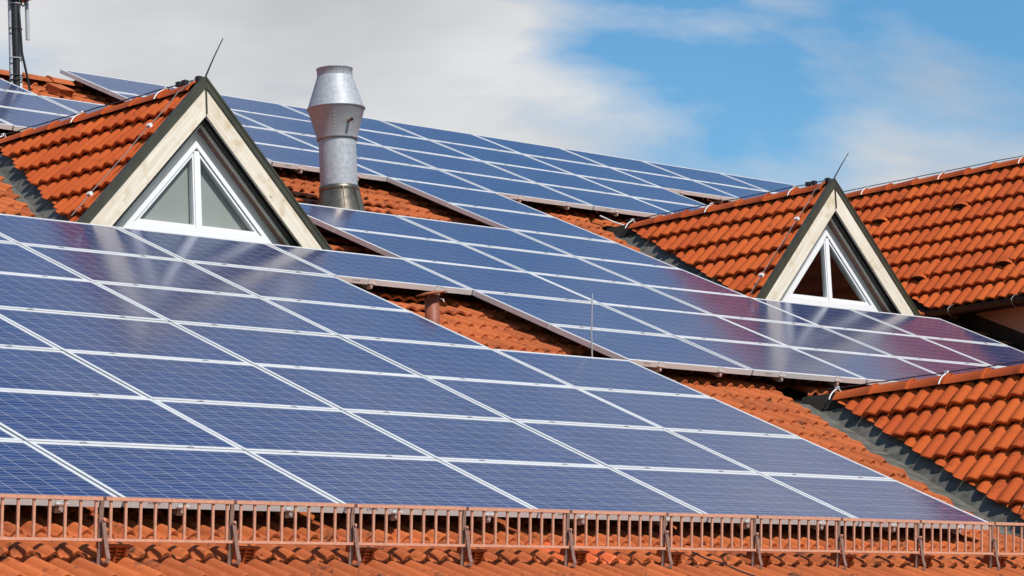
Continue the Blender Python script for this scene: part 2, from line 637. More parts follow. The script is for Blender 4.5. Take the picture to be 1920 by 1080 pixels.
def lay_tiles(parent, pinv, slope, xs, ys, mat, planes_for=None, seen=None, jitter=0.0025, special=None, swap=None):
    """Tiles on a slope (matrix: x across, y up, z out). Seen tiles are objects; the others go into one joined part."""
    joined, jr = MB(), []
    made = 0
    for j, y in enumerate(ys):
        for i, x in enumerate(xs):
            xx = x
            loc = Matrix.Translation((xx + random.uniform(-1, 1) * jitter, y + random.uniform(-1, 1) * jitter * 1.6, random.uniform(-1, 1) * jitter))
            loc = loc @ Matrix.Rotation(random.uniform(-1, 1) * jitter * 2.2, 4, 'Z') @ Matrix.Rotation(random.uniform(-1, 1) * jitter * 2.0, 4, 'X')
            mw = slope @ loc
            ctr = mw @ Vector((TW / 2, TG / 2, 0.02))
            planes = planes_for(ctr) if planes_for else []
            keep, cut = True, []
            for co, no in planes:
                ds = [(mw @ Vector(p) - co).dot(no) for p in ((0, 0, 0.02), (TW, 0, 0.02), (0, TG + 0.045, 0.02), (TW, TG + 0.045, 0.02))]
                if max(ds) <= 0.0:
                    keep = False
                    break
                if min(ds) < 0.05:
                    cut.append((co, no))
            if not keep:
                continue
            mt = swap[(i, j)] if swap and (i, j) in swap else mat
            if special and (i, j) in special:
                special[(i, j)](mw)
                continue
            vis = seen(ctr) if seen else True
            if vis:
                if cut:
                    me = clip_mesh(TILE_MB if mt is M_TILE else TILE_OLD_MB, mw, cut, mt)
                    if me is None:
                        continue
                else:
                    me = tile_mesh(mt)
                link('roof_tile', me, parent, pinv @ mw)
                made += 1
            else:
                if cut:
                    continue
                k = len(joined.f)
                joined.add(TILE_LO.v, TILE_LO.f, pinv @ mw, smooth=True)
                jr += [random.random()] * (len(joined.f) - k)
    if joined.f:
        me = joined.mesh('roof_tile_field', mat)
        at = me.attributes.new('rnd', 'FLOAT', 'FACE')
        at.data.foreach_set('value', jr)
        o = link('roof_tile_field', me, parent)
        o['kind'] = 'stuff'
    return made


def ridge_tile_mesh(mat, L=0.40):
    """Angular half-round cap, one end a little wider with a raised rim; x along the ridge."""
    mb = MB()
    n = 10
    sec = []
    for x, w, h in ((0.0, 0.136, 0.104), (0.035, 0.136, 0.104), (0.045, 0.126, 0.094), (L, 0.114, 0.084), (L + 0.03, 0.113, 0.083)):
        ring = []
        for k in range(n + 1):
            a = math.pi * k / n
            cx, cz = math.cos(a), math.sin(a)
            q = 1.0 / max(abs(cx) ** 1.0 + abs(cz) ** 1.0, 1e-6)
            s = 0.45 * q + 0.55
            ring.append((x, w * cx * s, h * cz * s - 0.03))
        sec.append(ring)
    vs = [p for r_ in sec for p in r_]
    m_ = n + 1
    fs = [(j * m_ + k, j * m_ + k + 1, (j + 1) * m_ + k + 1, (j + 1) * m_ + k) for j in range(len(sec) - 1) for k in range(n)]
    mb.add(vs, fs, smooth=True)
    inner = [(0.0, p[1] * 0.84, (p[2] + 0.03) * 0.84 - 0.03) for p in sec[0]]
    mb.add(list(sec[0]) + inner, [(k, k + m_, k + m_ + 1, k + 1) for k in range(n)])
    end = [(L + 0.03, p[1] * 0.84, (p[2] + 0.03) * 0.84 - 0.03) for p in sec[-1]]
    mb.add(list(sec[-1]) + end, [(k, k + 1, k + m_ + 1, k + m_) for k in range(n)])
    return mb.mesh('ridge_tile', mat)


RIDGE_MESH = ridge_tile_mesh(M_TILE)
RIDGE_OLD = ridge_tile_mesh(M_TILE_OLD)
RL = 0.40

# ------------------------------------------------------------------ the house
house = thing('house', 'red-tiled house with dormers and cross wing, its long roof slope covered in solar panels', 'house', Matrix.Translation((0, 0, 0)))

V_EAVE, V_RIDGE = -1.25, 14.72
X0, X1 = -7.0, 31.0
roof_mb = MB()
q = [rf(X0, V_EAVE, N_DECK), rf(X1, V_EAVE, N_DECK), rf(X1, V_RIDGE, N_DECK), rf(X0, V_RIDGE, N_DECK)]
rp = rf(0, V_RIDGE, N_DECK)
back = [Vector((X0, rp.y, rp.z)), Vector((X1, rp.y, rp.z)), Vector((X1, rp.y * 2 - rf(0, 0, 0).y + 1, rf(0, 0, N_DECK).z)), Vector((X0, rp.y * 2 + 1, rf(0, 0, N_DECK).z))]
roof_mb.add(q, [(0, 1, 2, 3)])
roof_mb.add(back, [(0, 1, 2, 3)])
main_roof = part('main_roof', roof_mb, M_DECK, house)
main_roof['label'] = 'long weathered orange tiled slope under the solar panels'

# walls of the main house
ev = rf(0, V_EAVE, N_DECK)
wall_mb = MB()
wy0, wy1 = ev.y + 0.55, back[2].y - 0.4
zt = ev.z + 0.2
wall_mb.box((X0 + 0.3, wy0, 0.004), (X1 - 0.3, wy0 + 0.3, zt))
wall_mb.box((X0 + 0.3, wy1 - 0.3, 0.004), (X1 - 0.3, wy1, zt + 0.2))
for gx in (X0 + 0.3, X1 - 0.6):
    wall_mb.prism([(gx, wy0 + 0.31, 0.004), (gx, wy1 - 0.31, 0.004), (gx, wy1 - 0.31, zt - 0.1), (gx, rp.y, rp.z - 0.12), (gx, wy0 + 0.31, zt - 0.02)], (0.3, 0, 0))
part('wall', wall_mb, M_STUCCO, house)

# ------------------------------------------------------------------ dormers: shape and valleys
ZR = 4.335                                  # height of the slopes' meeting line above the panels' lowest edge
DORMERS = [(7.784, 6.40, ZR + H, 'left'), (16.69, 6.40, ZR + H, 'right'), (12.36, 0.26, ZR + H - 2.875, 'front')]
NV = -0.20                                  # main roof level where the valley metal lies


def half_at(zr, v, n=NV):
    return zr - rf(0, v, n).z


def main_planes(ctr):
    """Cut planes that keep the main roof's tiles out of the dormers and off their valley metal."""
    out_ = []
    pr_ = RINV @ ctr
    for x0, yf, zr, tag in DORMERS:
        vf = (RINV @ Vector((x0, yf, zr))).y
        # front foot of the dormer on the roof
        v_front = yf / CA + NV * SA / CA
        v_apex = (zr - H - NV * CA) / SA
        if pr_.y < v_front - 0.1 or pr_.y > v_apex + 0.9:
            continue
        if abs(pr_.x - x0) > half_at(zr, pr_.y) + 1.0:
            continue
        s = -1 if pr_.x < x0 else 1
        off = {'left': 0.10, 'right': 0.17, 'front': 0.30}[tag]
        a = Vector((x0 + s * (half_at(zr, v_front) + off), 0, 0))
        a = rf(x0 + s * (half_at(zr, v_front) + off), v_front, 0)
        b_ = rf(x0 + s * off, v_apex, 0)
        dirv = (b_ - a).normalized()
        nrm = ROOF.to_3x3() @ Vector((0, 0, 1))
        no = dirv.cross(nrm).normalized()
        if no.x * s < 0:
            no = -no
        out_.append((a, no))
    return out_


def wing_plane(ctr):
    return []


# main roof tiles; the cross wing's wall bounds them on the right
XW = 19.62                                  # face of the cross wing's wall
V0 = -0.42                                  # lower edge of the course at the snow guard
ms = ROOF @ Matrix.Translation((0, 0, N_TILE))
nx0 = int(math.floor((X0 - 1.194) / TW)) + 1
xs_main = [1.194 + TW * k for k in range(nx0, int((X1 - 1.2 - 1.194) / TW))]
ys_main = [V0 + TG * k for k in range(-2, 46)]


def seen_main(ctr):
    p = RINV @ ctr
    for du, dv in ((-0.12, -0.16), (0.12, -0.16), (0, 0), (-0.12, 0.16), (0.12, 0.16)):
        if seen_on_roof(p.x + du, p.y + dv, N_TILE + 0.05):
            for x0, yf, zr, tag in DORMERS:
                vf = (RINV @ Vector((x0, yf, zr))).y
                if p.y > vf and x0 - 0.2 < p.x < x0 + 2.2 + (p.y - vf) and p.y < vf + 3.0:
                    break
                if abs(p.x - x0) < half_at(zr, p.y) and p.y > (RINV @ Vector((x0, yf, rf(0, 0).z))).y:
                    break
            else:
                return True
    return False


swap = {}
for (i_, j_) in ((xs_main.index(min(xs_main, key=lambda x: abs(x - 4.95))), 2), (xs_main.index(min(xs_main, key=lambda x: abs(x - 5.26))), 2)):
    swap[(i_, j_)] = M_TILE_NEW
n_main = lay_tiles(main_roof, Matrix.Identity(4), ms, xs_main, ys_main, M_TILE_OLD, main_planes, seen_main, 0.0024, None, swap)

# main ridge
rz = rf(0, V_RIDGE - 0.02, N_TILE)
for k in range(int((X1 - X0) / RL)):
    x = X0 + k * RL
    mw = Matrix.Translation((x, rz.y, rz.z + 0.11)) @ Matrix.Rotation(R(random.uniform(-0.6, 0.6)), 4, 'Z')
    if 8.5 < x < 13.0:
        link('ridge_tile', RIDGE_OLD, main_roof, mw)
jm = MB()
for k in range(int((X1 - X0) / RL)):
    x = X0 + k * RL
    if not 8.5 < x < 13.0:
        jm.add([tuple(v.co) for v in RIDGE_OLD.vertices], [tuple(p.vertices) for p in RIDGE_OLD.polygons], Matrix.Translation((x, rz.y, rz.z + 0.11)), smooth=True)
o = part('ridge_tile_run', jm, M_TILE_OLD, main_roof)
o['kind'] = 'stuff'


# ------------------------------------------------------------------ dormers
def tri_ring(mb, x0, y, z_base, ho, hi, apex_o, apex_i, depth):
    """A gable-shaped band: outer and inner legs at 45 degrees, open at the bottom, front at y, going back by depth."""
    for s in (-1, 1):
        a = (x0 + s * ho, y, z_base)
        b_ = (x0 + s * hi, y, z_base)
        c_ = (x0, y, apex_i)
        d_ = (x0, y, apex_o)
        poly = [a, b_, c_, d_] if s < 0 else [b_, a, d_, c_]
        mb.prism(poly, (0, depth, 0))
    return mb


def board(x0, y, z_base, ho, hi, s, zr_o, zr_i, depth):
    """One sloping barge board as a prism with grain along its length in the UV map."""
    mb = MB()
    a = Vector((x0 + s * ho, y, z_base))
    b_ = Vector((x0 + s * hi, y, z_base))
    c_ = Vector((x0 + s * 0.002, y, zr_i))
    d_ = Vector((x0 + s * 0.002, y, zr_o))
    poly = [a, b_, c_, d_]
    if s > 0:
        poly = [b_, a, d_, c_]
    ax = (d_ - a).normalized()
    ac = Vector((-ax.z, 0, ax.x))
    n_ = 4
    vs = [tuple(p) for p in poly] + [tuple(p + Vector((0, depth, 0))) for p in poly]
    fs = [(0, 1, 2, 3), (7, 6, 5, 4)] + [(i, i + 4, (i + 1) % 4 + 4, (i + 1) % 4) for i in range(4)]
    uvs = []
    for f in fs:
        uvs.append([((Vector(vs[i]) - a).dot(ax) + s * 3.7 + x0, (Vector(vs[i]) - a).dot(ac) + (Vector(vs[i]).y - y)) for i in f])
    mb.add(vs, fs, None, uvs)
    return mb


def make_dormer(x0, yf, zr, tag, label):
    d = bpy.data.objects.new('dormer', None)
    COL.objects.link(d)
    d.parent = house
    d['label'] = label
    base = Matrix.Identity(4)
    zb = zr - 1.62                          # lower end of the gable trim, behind the panels' upper edge
    z3 = zr - 1.335                         # level where half-widths were measured
    dz = z3 - zb

    def ring(ho, hi):
        return ho + dz, hi + dz, z3 + ho, z3 + hi
    # olive metal verge, barge boards, second board, wall
    for s in (-1, 1):
        ho, hi, ao, ai = ring(1.385, 1.300)
        part('verge_trim', board(x0, yf - 0.012, zb, ho, hi, s, ao, ai, 0.055), M_OLIVE, d)
        ho, hi, ao, ai = ring(1.400, 1.372)
        part('verge_cap', board(x0, yf - 0.018, zb, ho, hi, s, ao, ai, 0.066), M_OLIVE, d)
        ho, hi, ao, ai = ring(1.297, 1.050)
        part('barge_board', board(x0, yf, zb, ho, hi, s, ao, ai, 0.028), M_WOOD, d)
        ho, hi, ao, ai = ring(1.290, 1.002)
        part('soffit', board(x0, yf + 0.045, zb, ho, hi, s, ao, ai, 0.035), M_DARK, d)  # near-black colour paints in the shade behind the barge board
        ho, hi, ao, ai = ring(1.20, 0.968)
        part('inner_board', board(x0, yf + 0.082, zb, ho, hi, s, ao, ai, 0.012), M_WOOD, d)
        ho, hi, ao, ai = ring(1.19, 0.985)
        part('soffit', board(x0, yf + 0.096, zb, ho, hi, s, ao, ai, 0.074), M_BRACKET, d)
    # dark strip drawn for the gap between the boards at the apex
    part('apex_gap_strip', MB().box((x0 - 0.005, yf - 0.016, zr - 0.27), (x0 + 0.005, yf - 0.002, zr - 0.02)), M_OLIVE, d)
    yw = yf + 0.172
    # wall with a triangular opening
    wmb = MB()
    ho, hi, ao, ai = ring(1.19, 0.850)
    tri_ring(wmb, x0, yw, zb, ho, hi, ao, ai, 0.12)
    zs = z3 + 0.02
    part('gable_wall', wmb, M_WALLWHITE, d)
    # window: fixed frame, two sashes, two panes
    zf0 = zb

    def tri_frame(y, z0, hw, az, w_side, w_bot, depth):
        mb = MB()
        k = w_side * math.sqrt(2)
        o3 = [(x0 - hw, y, z0), (x0 + hw, y, z0), (x0, y, az)]
        zi = z0 + w_bot
        hi_ = hw - w_bot - k
        i3 = [(x0 - hi_, y, zi), (x0 + hi_, y, zi), (x0, y, zi + hi_)]
        for a_, b_ in ((0, 1), (1, 2), (2, 0)):
            mb.prism([o3[a_], o3[b_], i3[b_], i3[a_]], (0, depth, 0))
        return mb, i3
    z0w = z3 + 0.0
    hw = 0.848
    fm, i3 = tri_frame(yw - 0.030, z0w - 0.05, hw + 0.05, z0w + hw, 0.040, 0.118, 0.09)
    part('window_frame', fm, M_WHITE, d)
    sx_, sz_ = i3[1][0] - x0, i3[0][2]
    mul = 0.030
    part('mullion', MB().box((x0 - mul, yw - 0.026, sz_ + 0.001), (x0 + mul, yw + 0.05, sz_ + sx_ - mul - 0.002)), M_WHITE, d)
    for s in (-1, 1):
        # right-angled sash between mullion, sill and slope
        a = (s * mul, sz_)
        b_ = (s * sx_, sz_)
        c_ = (s * mul, sz_ + sx_ - mul)
        ins = 0.034
        leg = sx_ - mul
        t2 = ins * (1 + math.sqrt(2))
        ia = (s * (mul + ins * 0.45), sz_ + ins)
        L2 = leg - ins * 0.45 - ins - ins * math.sqrt(2) + 0.01
        ib = (ia[0] + s * L2, ia[1])
        ic = (ia[0], ia[1] + L2)
        P = [(x0 + p[0], yw - 0.016, p[1]) for p in (a, b_, c_)]
        I = [(x0 + p[0], yw - 0.016, p[1]) for p in (ia, ib, ic)]
        sm = MB()
        for u_, v_ in ((0, 1), (1, 2), (2, 0)):
            poly = [P[u_], P[v_], I[v_], I[u_]]
            if s < 0:
                poly.reverse()
            sm.prism(poly, (0, 0.055, 0))
        sash = part('window_sash', sm, M_WHITE, d)
        gm = MB()
        G = [(p[0], yw + 0.012, p[2]) for p in I]
        if s < 0:
            G.reverse()
        gm.prism(G, (0, 0.006, 0))
        part('window_pane', gm, M_GLASS, d)
    sill = MB().box((x0 - hw - 0.01, yw - 0.05, z0w - 0.065), (x0 + hw + 0.01, yw + 0.02, z0w - 0.052))
    part('window_sill', sill, M_WHITE, d)
    # what is behind the glass
    if tag == 'left':
        bl = MB().add([(x0 - hw, yw + 0.055, z0w), (x0 + hw, yw + 0.055, z0w), (x0, yw + 0.055, z0w + hw)], [(0, 1, 2)])
        part('blind', bl, M_BLIND, d)
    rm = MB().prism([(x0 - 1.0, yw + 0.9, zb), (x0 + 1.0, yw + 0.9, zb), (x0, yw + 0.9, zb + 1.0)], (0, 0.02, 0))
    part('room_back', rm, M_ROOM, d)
    # slopes: felt deck, tiles, ridge
    yb = (zr - H - NV * CA) / SA * CA - NV * SA + 0.1      # where the ridge runs into the main roof
    nrm = ROOF.to_3x3() @ Vector((0, 0, 1))
    cutp = (rf(0, 0, -0.075), nrm)
    for s in (-1, 1):
        up = Vector((-s, 0, 1)).normalized()
        no = Vector((s, 0, 1)).normalized()
        ac = up.cross(no)                   # across; so that (across, up, normal) is right-handed
        foot = Vector((x0 + s * 1.70, yf + 0.10, zr - 1.70))
        dm = MB()
        apex = Vector((x0, yf + 0.09, zr))
        lo_f = Vector((x0 + s * 1.72, yf + 0.09, zr - 1.72))
        apb = Vector((x0, yb - 0.10, zr))
        dm.add([apex - no * 0.045, lo_f - no * 0.045, apb - no * 0.045], [(0, 1, 2) if s > 0 else (0, 2, 1)])
        part('roof_deck', dm, M_DECK, d)
        # courses counted down from the ridge
        L = 2.35
        org = Vector((x0, yf + 0.030, zr)) - up * L
        if ac.y < 0:
            org = org + Vector((0, math.ceil((yb - yf) / TW) * TW, 0))
        S = Matrix(((ac.x, up.x, no.x, org.x), (ac.y, up.y, no.y, org.y), (ac.z, up.z, no.z, org.z), (0, 0, 0, 1)))
        S = S @ Matrix.Translation((0, 0, -0.032))
        nxt = math.ceil((yb - yf) / TW)
        xs = [TW * k for k in range(nxt)]
        ys = [L - 0.055 - TG * (k + 1) for k in range(7)]
        mid = Vector((x0, 0, 0))
        top = (Vector((x0, 0, zr + 0.05)) - up * 0.02, -up)

        def pf(ctr):
            return [cutp, (Vector((x0 + s * 0.03, 0, 0)), Vector((s, 0, 0)))]
        lay_tiles(d, Matrix.Identity(4), S, xs, ys, M_TILE, pf, None if s < 0 else (lambda ctr: False), 0.0028)
        # valley metal: a strip on the main roof and one up the dormer's slope
        vm = MB()
        v_f = yf / CA + NV * SA / CA - 0.02
        v_a = (zr - H - NV * CA) / SA
        nseg = 5
        for k in range(nseg):
            t0, t1 = k / nseg, (k + 1) / nseg + 0.012
            pts = []
            for t in (t0, t1):
                v = v_f + (v_a - 0.10 - v_f) * min(t, 1.0)
                lift = 0.004 * (k % 2)
                e = rf(x0 + s * half_at(zr, v), v, NV + 0.004 + lift)
                o_ = rf(x0 + s * (half_at(zr, v) + 0.62), v, NV + 0.004 + lift)
                e = e - no * 0.036
                o_ = o_ - no * 0.0
                i_ = e + up * max(0.0, min(0.30, half_at(zr, v) * 1.3 - 0.10))
                pts.append((o_, e, i_))
            (o0, e0, i0), (o1, e1, i1) = pts
            fs = [(0, 1, 4, 3), (1, 2, 5, 4)]
            vm.add([o0, e0, i0, o1, e1, i1], fs if s > 0 else [tuple(reversed(f)) for f in fs])
        vo_ = part('valley_flashing', vm, M_LEAD, d)
    bt = MB().prism([(x0 - 0.10, yf + 0.11, zr - 0.13), (x0 + 0.10, yf + 0.11, zr - 0.13), (x0 + 0.012, yf + 0.11, zr + 0.02), (x0 - 0.012, yf + 0.11, zr + 0.02)], (0, yb - yf - 0.2, 0))
    part('ridge_gap_filler', bt, M_DECK, d)  # dark filler added under the caps to block and blacken the ridge gap
    # ridge caps
    n_r = int((yb - yf) / RL) + 1
    for k in range(n_r):
        y = yf + 0.10 + k * RL
        mw = Matrix.Translation((x0, y, zr - 0.022)) @ Matrix.Rotation(R(90), 4, 'Z') @ Matrix.Rotation(R(random.uniform(-0.8, 0.8)), 4, 'Y')
        if y < yb - 0.78:
            link('ridge_tile', RIDGE_MESH, d, mw)
    return d, yb


d1, yb1 = make_dormer(*DORMERS[0], 'gabled dormer left of the round flue, pale grey blind behind its triangular window')
d2, yb2 = make_dormer(*DORMERS[1], 'gabled dormer beside the cross wing, dark panes in its triangular window')
d3, yb3 = make_dormer(*DORMERS[2], 'tiled dormer slope cut off by the lower right picture edge')

# ------------------------------------------------------------------ cross wing on the right
wing = bpy.data.objects.new('cross_wing', None)
COL.objects.link(wing)
wing.parent = house
wing['label'] = 'tall red tiled cross wing with salmon wall and black gutter at the right edge'
XR, ZW = 21.30, 5.19 + H                    # ridge
up = Vector((1, 0, 1)).normalized()
no = Vector((-1, 0, 1)).normalized()
ac = up.cross(no)
LW = 2.82
y_front = -3.0
ywb = (ZW - H - NV * CA) / SA * CA - NV * SA + 0.1
org = Vector((XR, 0, ZW)) - up * LW + Vector((0, math.ceil(ywb / TW) * TW + 0.1 if ac.y < 0 else y_front, 0))
S = Matrix(((ac.x, up.x, no.x, org.x), (ac.y, up.y, no.y, org.y), (ac.z, up.z, no.z, org.z), (0, 0, 0, 1))) @ Matrix.Translation((0, 0, -0.032))
nrm = ROOF.to_3x3() @ Vector((0, 0, 1))
wcut = (rf(0, 0, -0.075), nrm)


def in_frame(p):
    d = p - CAM
    z = d.dot(_f)
    x, y = 960 + 5511 * d.dot(_r) / z, 540 - 5511 * d.dot(_u) / z
    return -60 < x < 1985 and -60 < y < 1140


def vent_tile(mw, parent=None):
    """A tile with a raised hood, a dark sheet for shade closing its lower end."""
    o_ = link('vent_tile', tile_mesh(M_TILE), wing, mw)
    hm = MB()
    n = 8
    rows_ = [(0.26, 0.06, 0.016), (0.13, 0.095, 0.055), (0.0, 0.112, 0.088), (-0.050, 0.114, 0.092)]
    vs = []
    for y, w, h in rows_:
        for k in range(n + 1):
            a = math.pi * k / n
            vs.append((TW / 2 + w * math.cos(a), y, 0.022 + h * math.sin(a) ** 0.7))
    fs = [(j * (n + 1) + k, j * (n + 1) + k + 1, (j + 1) * (n + 1) + k + 1, (j + 1) * (n + 1) + k) for j in range(3) for k in range(n)]
    hm.add(vs, fs, smooth=True)
    hd = part('vent_hood', hm, M_TILE, wing)
    hd.matrix_basis = mw
    om = MB()
    ring = [(TW / 2 + 0.102 * math.cos(math.pi * k / n), -0.040, 0.020 + 0.080 * math.sin(math.pi * k / n) ** 0.7) for k in range(n + 1)]
    om.add(ring, [tuple(range(n, -1, -1))])
    oo = part('vent_shade_sheet', om, M_DARK, wing)  # dark sheet painting the shade inside the hood
    oo.matrix_basis = mw


nxt = math.ceil((ywb - y_front) / TW)
xs = [TW * k for k in range(nxt)]
ys = [LW - 0.055 - TG * (k + 1) for k in range(9)]
ys = [y for y in ys if y > -0.1]
spec = {}


for ij in ((10, 1), (14, 1), (14, 5), (18, 5)):      # column and course of the four vent tiles
    spec[ij] = vent_tile
lay_tiles(wing, Matrix.Identity(4), S, xs, ys, M_TILE, lambda c_: [wcut], in_frame, 0.0028, spec)
# far slope, decks, gable end
wm = MB()
ef = Vector((XR, 0, ZW)) - up * (LW + 0.02)
for s in (-1, 1):
    upx = Vector((-s, 0, 1)).normalized()
    nox = Vector((s, 0, 1)).normalized()
    lo = Vector((XR, 0, ZW)) - upx * LW
    dn = nox * -0.05
    a, b_ = Vector((XR, y_front, ZW)) + dn, Vector((XR, ywb + 0.3, ZW)) + dn
    lo_y = ((lo.z - H) - NV * CA) / SA * CA - NV * SA + 0.3
    c_, e_ = Vector((lo.x, lo_y, lo.z)) + dn, Vector((lo.x, y_front, lo.z)) + dn
    wm.add([a, b_, c_, e_], [(0, 1, 2, 3) if s < 0 else (3, 2, 1, 0)])
part('roof_deck', wm, M_DECK, wing)
far = MB()
upx = Vector((-1, 0, 1)).normalized()
nox = Vector((1, 0, 1)).normalized()
acx = upx.cross(nox)
orx = Vector((XR, y_front if acx.y > 0 else y_front + nxt * TW, ZW)) - upx * LW
Sx = Matrix(((acx.x, upx.x, nox.x, orx.x), (acx.y, upx.y, nox.y, orx.y), (acx.z, upx.z, nox.z, orx.z), (0, 0, 0, 1))) @ Matrix.Translation((0, 0, -0.032))
lay_tiles(wing, Matrix.Identity(4), Sx, xs, ys, M_TILE, lambda c_: [wcut], lambda c_: False, 0.0028)
bt = MB().prism([(XR - 0.10, y_front, ZW - 0.13), (XR + 0.10, y_front, ZW - 0.13), (XR + 0.012, y_front, ZW + 0.02), (XR - 0.012, y_front, ZW + 0.02)], (0, ywb - y_front, 0))
part('ridge_gap_filler', bt, M_DECK, wing)  # same added dark filler, blackening the gap under the wing's caps
for k in range(int((ywb - y_front) / RL) + 1):
    y = y_front + k * RL
    mw = Matrix.Translation((XR, y, ZW - 0.022)) @ Matrix.Rotation(R(90), 4, 'Z') @ Matrix.Rotation(R(random.uniform(-0.8, 0.8)), 4, 'Y')
    link('ridge_tile', RIDGE_MESH, wing, mw)
# wall under the eave
ez = (Vector((XR, 0, ZW)) - up * LW)
wl = MB()
wl.box((XW, y_front + 0.3, 0.004), (XW + 0.3, 7.3, ez.z + 0.30))
wl.box((XW + 0.301, y_front + 0.3, 0.004), (2 * XR - XW, y_front + 0.6, ez.z + 0.2))
wl.prism([(XW + 0.2, y_front + 0.3, ez.z + 0.21), (2 * XR - XW - 0.2, y_front + 0.3, ez.z + 0.21), (XR, y_front + 0.3, ZW - 0.15)], (0, 0.25, 0))
part('wall', wl, M_STUCCO, wing)
# soffit board, gutter with brackets, flashing along the foot of the wall
sf = MB().box((ez.x + 0.03, y_front, ez.z - 0.050), (XW - 0.002, 7.05, ez.z - 0.030))
part('eaves_board', sf, M_DARK, wing)
gm = MB()
n = 10
rad = 0.078
ring0, ring1 = [], []
for k in range(n + 1):
    a = math.pi + math.pi * k / n
    for lst, y in ((ring0, y_front), (ring1, 7.12)):
        lst.append((ez.x - 0.035 + rad * math.cos(a), y, ez.z - 0.012 + rad * math.sin(a)))
gm.add(ring0 + ring1, [(k, k + 1, n + 2 + k, n + 1 + k) for k in range(n)], smooth=True)
gm.add(ring0, [tuple(range(n + 1))])
gm.add(ring1, [tuple(range(n, -1, -1))])
gm.bar((ez.x - 0.035 - rad, y_front, ez.z - 0.010), (ez.x - 0.035 - rad, 7.12, ez.z - 0.010), 0.014, 0.014)
part('gutter', gm, M_DARK, wing)
for y in (6.78, 5.9, 5.0, 4.1):
    bm_ = MB()
    pts = [(ez.x + 0.02, y, ez.z + 0.05), (ez.x - 0.05, y, ez.z + 0.035)] + [(ez.x - 0.035 + (rad + 0.012) * math.cos(math.pi + a), y, ez.z - 0.012 + (rad + 0.012) * math.sin(math.pi + a)) for a in (0.0, 0.5, 1.0, 1.6, 2.2)]
    bm_.tube(pts, 0.008, 6)
    part('gutter_bracket', bm_, M_WIRE, wing)
fl = MB()
fl.add([rf(XW - 0.02, -3.0, NV + 0.20), rf(XW - 0.02, 7.6, NV + 0.20), rf(XW - 0.02, 7.6, NV - 0.05), rf(XW - 0.02, -3.0, NV - 0.05)], [(0, 1, 2, 3)])
fl.add([rf(XW - 0.02, -3.0, NV + 0.045), rf(XW - 0.02, 7.6, NV + 0.045), rf(XW - 0.45, 7.6, NV + 0.045), rf(XW - 0.45, -3.0, NV + 0.045)], [(3, 2, 1, 0)])
part('wall_flashing', fl, M_DARK, wing)
# valley metal where the wing's slope meets the main roof
vm = MB()
v_lo = ((ez.z - H) - NV * CA) / SA - 0.25
v_hi = (ZW - H - NV * CA) / SA - 0.1
pts = []
for v in (v_lo, v_hi):
    e = rf(XR - half_at(ZW, v), v, NV + 0.006) - no * 0.055
    pts.append((rf(XR - half_at(ZW, v) - 0.42, v, NV + 0.05), e, e + up * (0.30 if v == v_lo else 0.02)))
(o0, e0, i0), (o1, e1, i1) = pts
vm.add([o0, e0, i0, o1, e1, i1], [(3, 4, 1, 0), (4, 5, 2, 1)])
part('valley_flashing', vm, M_LEAD, wing)

# ------------------------------------------------------------------ solar panels
PW, PH, FT, FW = 1.648, 0.982, 0.048, 0.031
fr_mb = MB()
for lo, hi in (((0, 0, -FT), (PW, FW, 0)), ((0, PH - FW, -FT), (PW, PH, 0)), ((0, FW + 0.0005, -FT), (FW, PH - FW - 0.0005, -0.0004)), ((PW - FW, FW + 0.0005, -FT), (PW, PH - FW - 0.0005, -0.0004))):
    fr_mb.box(lo, hi)
FRAME_ME = fr_mb.mesh('frame', M_FRAME)
bm = bmesh.new()
bm.from_mesh(FRAME_ME)
bmesh.ops.bevel(bm, geom=[e for e in bm.edges if all(v.co.z > -0.01 for v in e.verts)], offset=0.0015, segments=1, affect='EDGES')
bm.to_mesh(FRAME_ME)
bm.free()
SHEET_ME = MB().box((FW - 0.004, FW - 0.004, -0.012), (PW - FW + 0.004, PH - FW + 0.004, -0.0035)).mesh('laminate', M_SHEET)
SHEET_ME.materials.append(M_BLACK)           # underside made black to cut bounced light and deepen the shade below
for p_ in SHEET_ME.polygons:
    if p_.normal.z < -0.5:
        p_.material_index = 1
CX, CY = (PW - 2 * FW) / 10, (PH - 2 * FW) / 6
GAPC = 0.0048
cw, ch = CX - GAPC, CY - GAPC
CELL_ME = MB().add([(-cw / 2, -ch / 2, 0), (cw / 2, -ch / 2, 0), (cw / 2, ch / 2, 0), (-cw / 2, ch / 2, 0)], [(0, 1, 2, 3)], None, [[(0, 0), (1, 0), (1, 1), (0, 1)]]).mesh('solar_cell', M_CELL)


def cell_grid(seed):
    rng = random.Random(seed)
    mb, vals = MB(), []
    for j in range(6):
        for i in range(10):
            cx, cy = FW + CX * (i + 0.5), FW + CY * (j + 0.5)
            mb.add([(cx - cw / 2, cy - ch / 2, -0.003), (cx + cw / 2, cy - ch / 2, -0.003), (cx + cw / 2, cy + ch / 2, -0.003), (cx - cw / 2, cy + ch / 2, -0.003)], [(0, 1, 2, 3)], None, [[(0, 0), (1, 0), (1, 1), (0, 1)]])
            vals.append(rng.random())
    me = mb.mesh('cell_grid', M_CELL)
    me.attributes.new('rnd', 'FLOAT', 'FACE').data.foreach_set('value', vals)
    return me


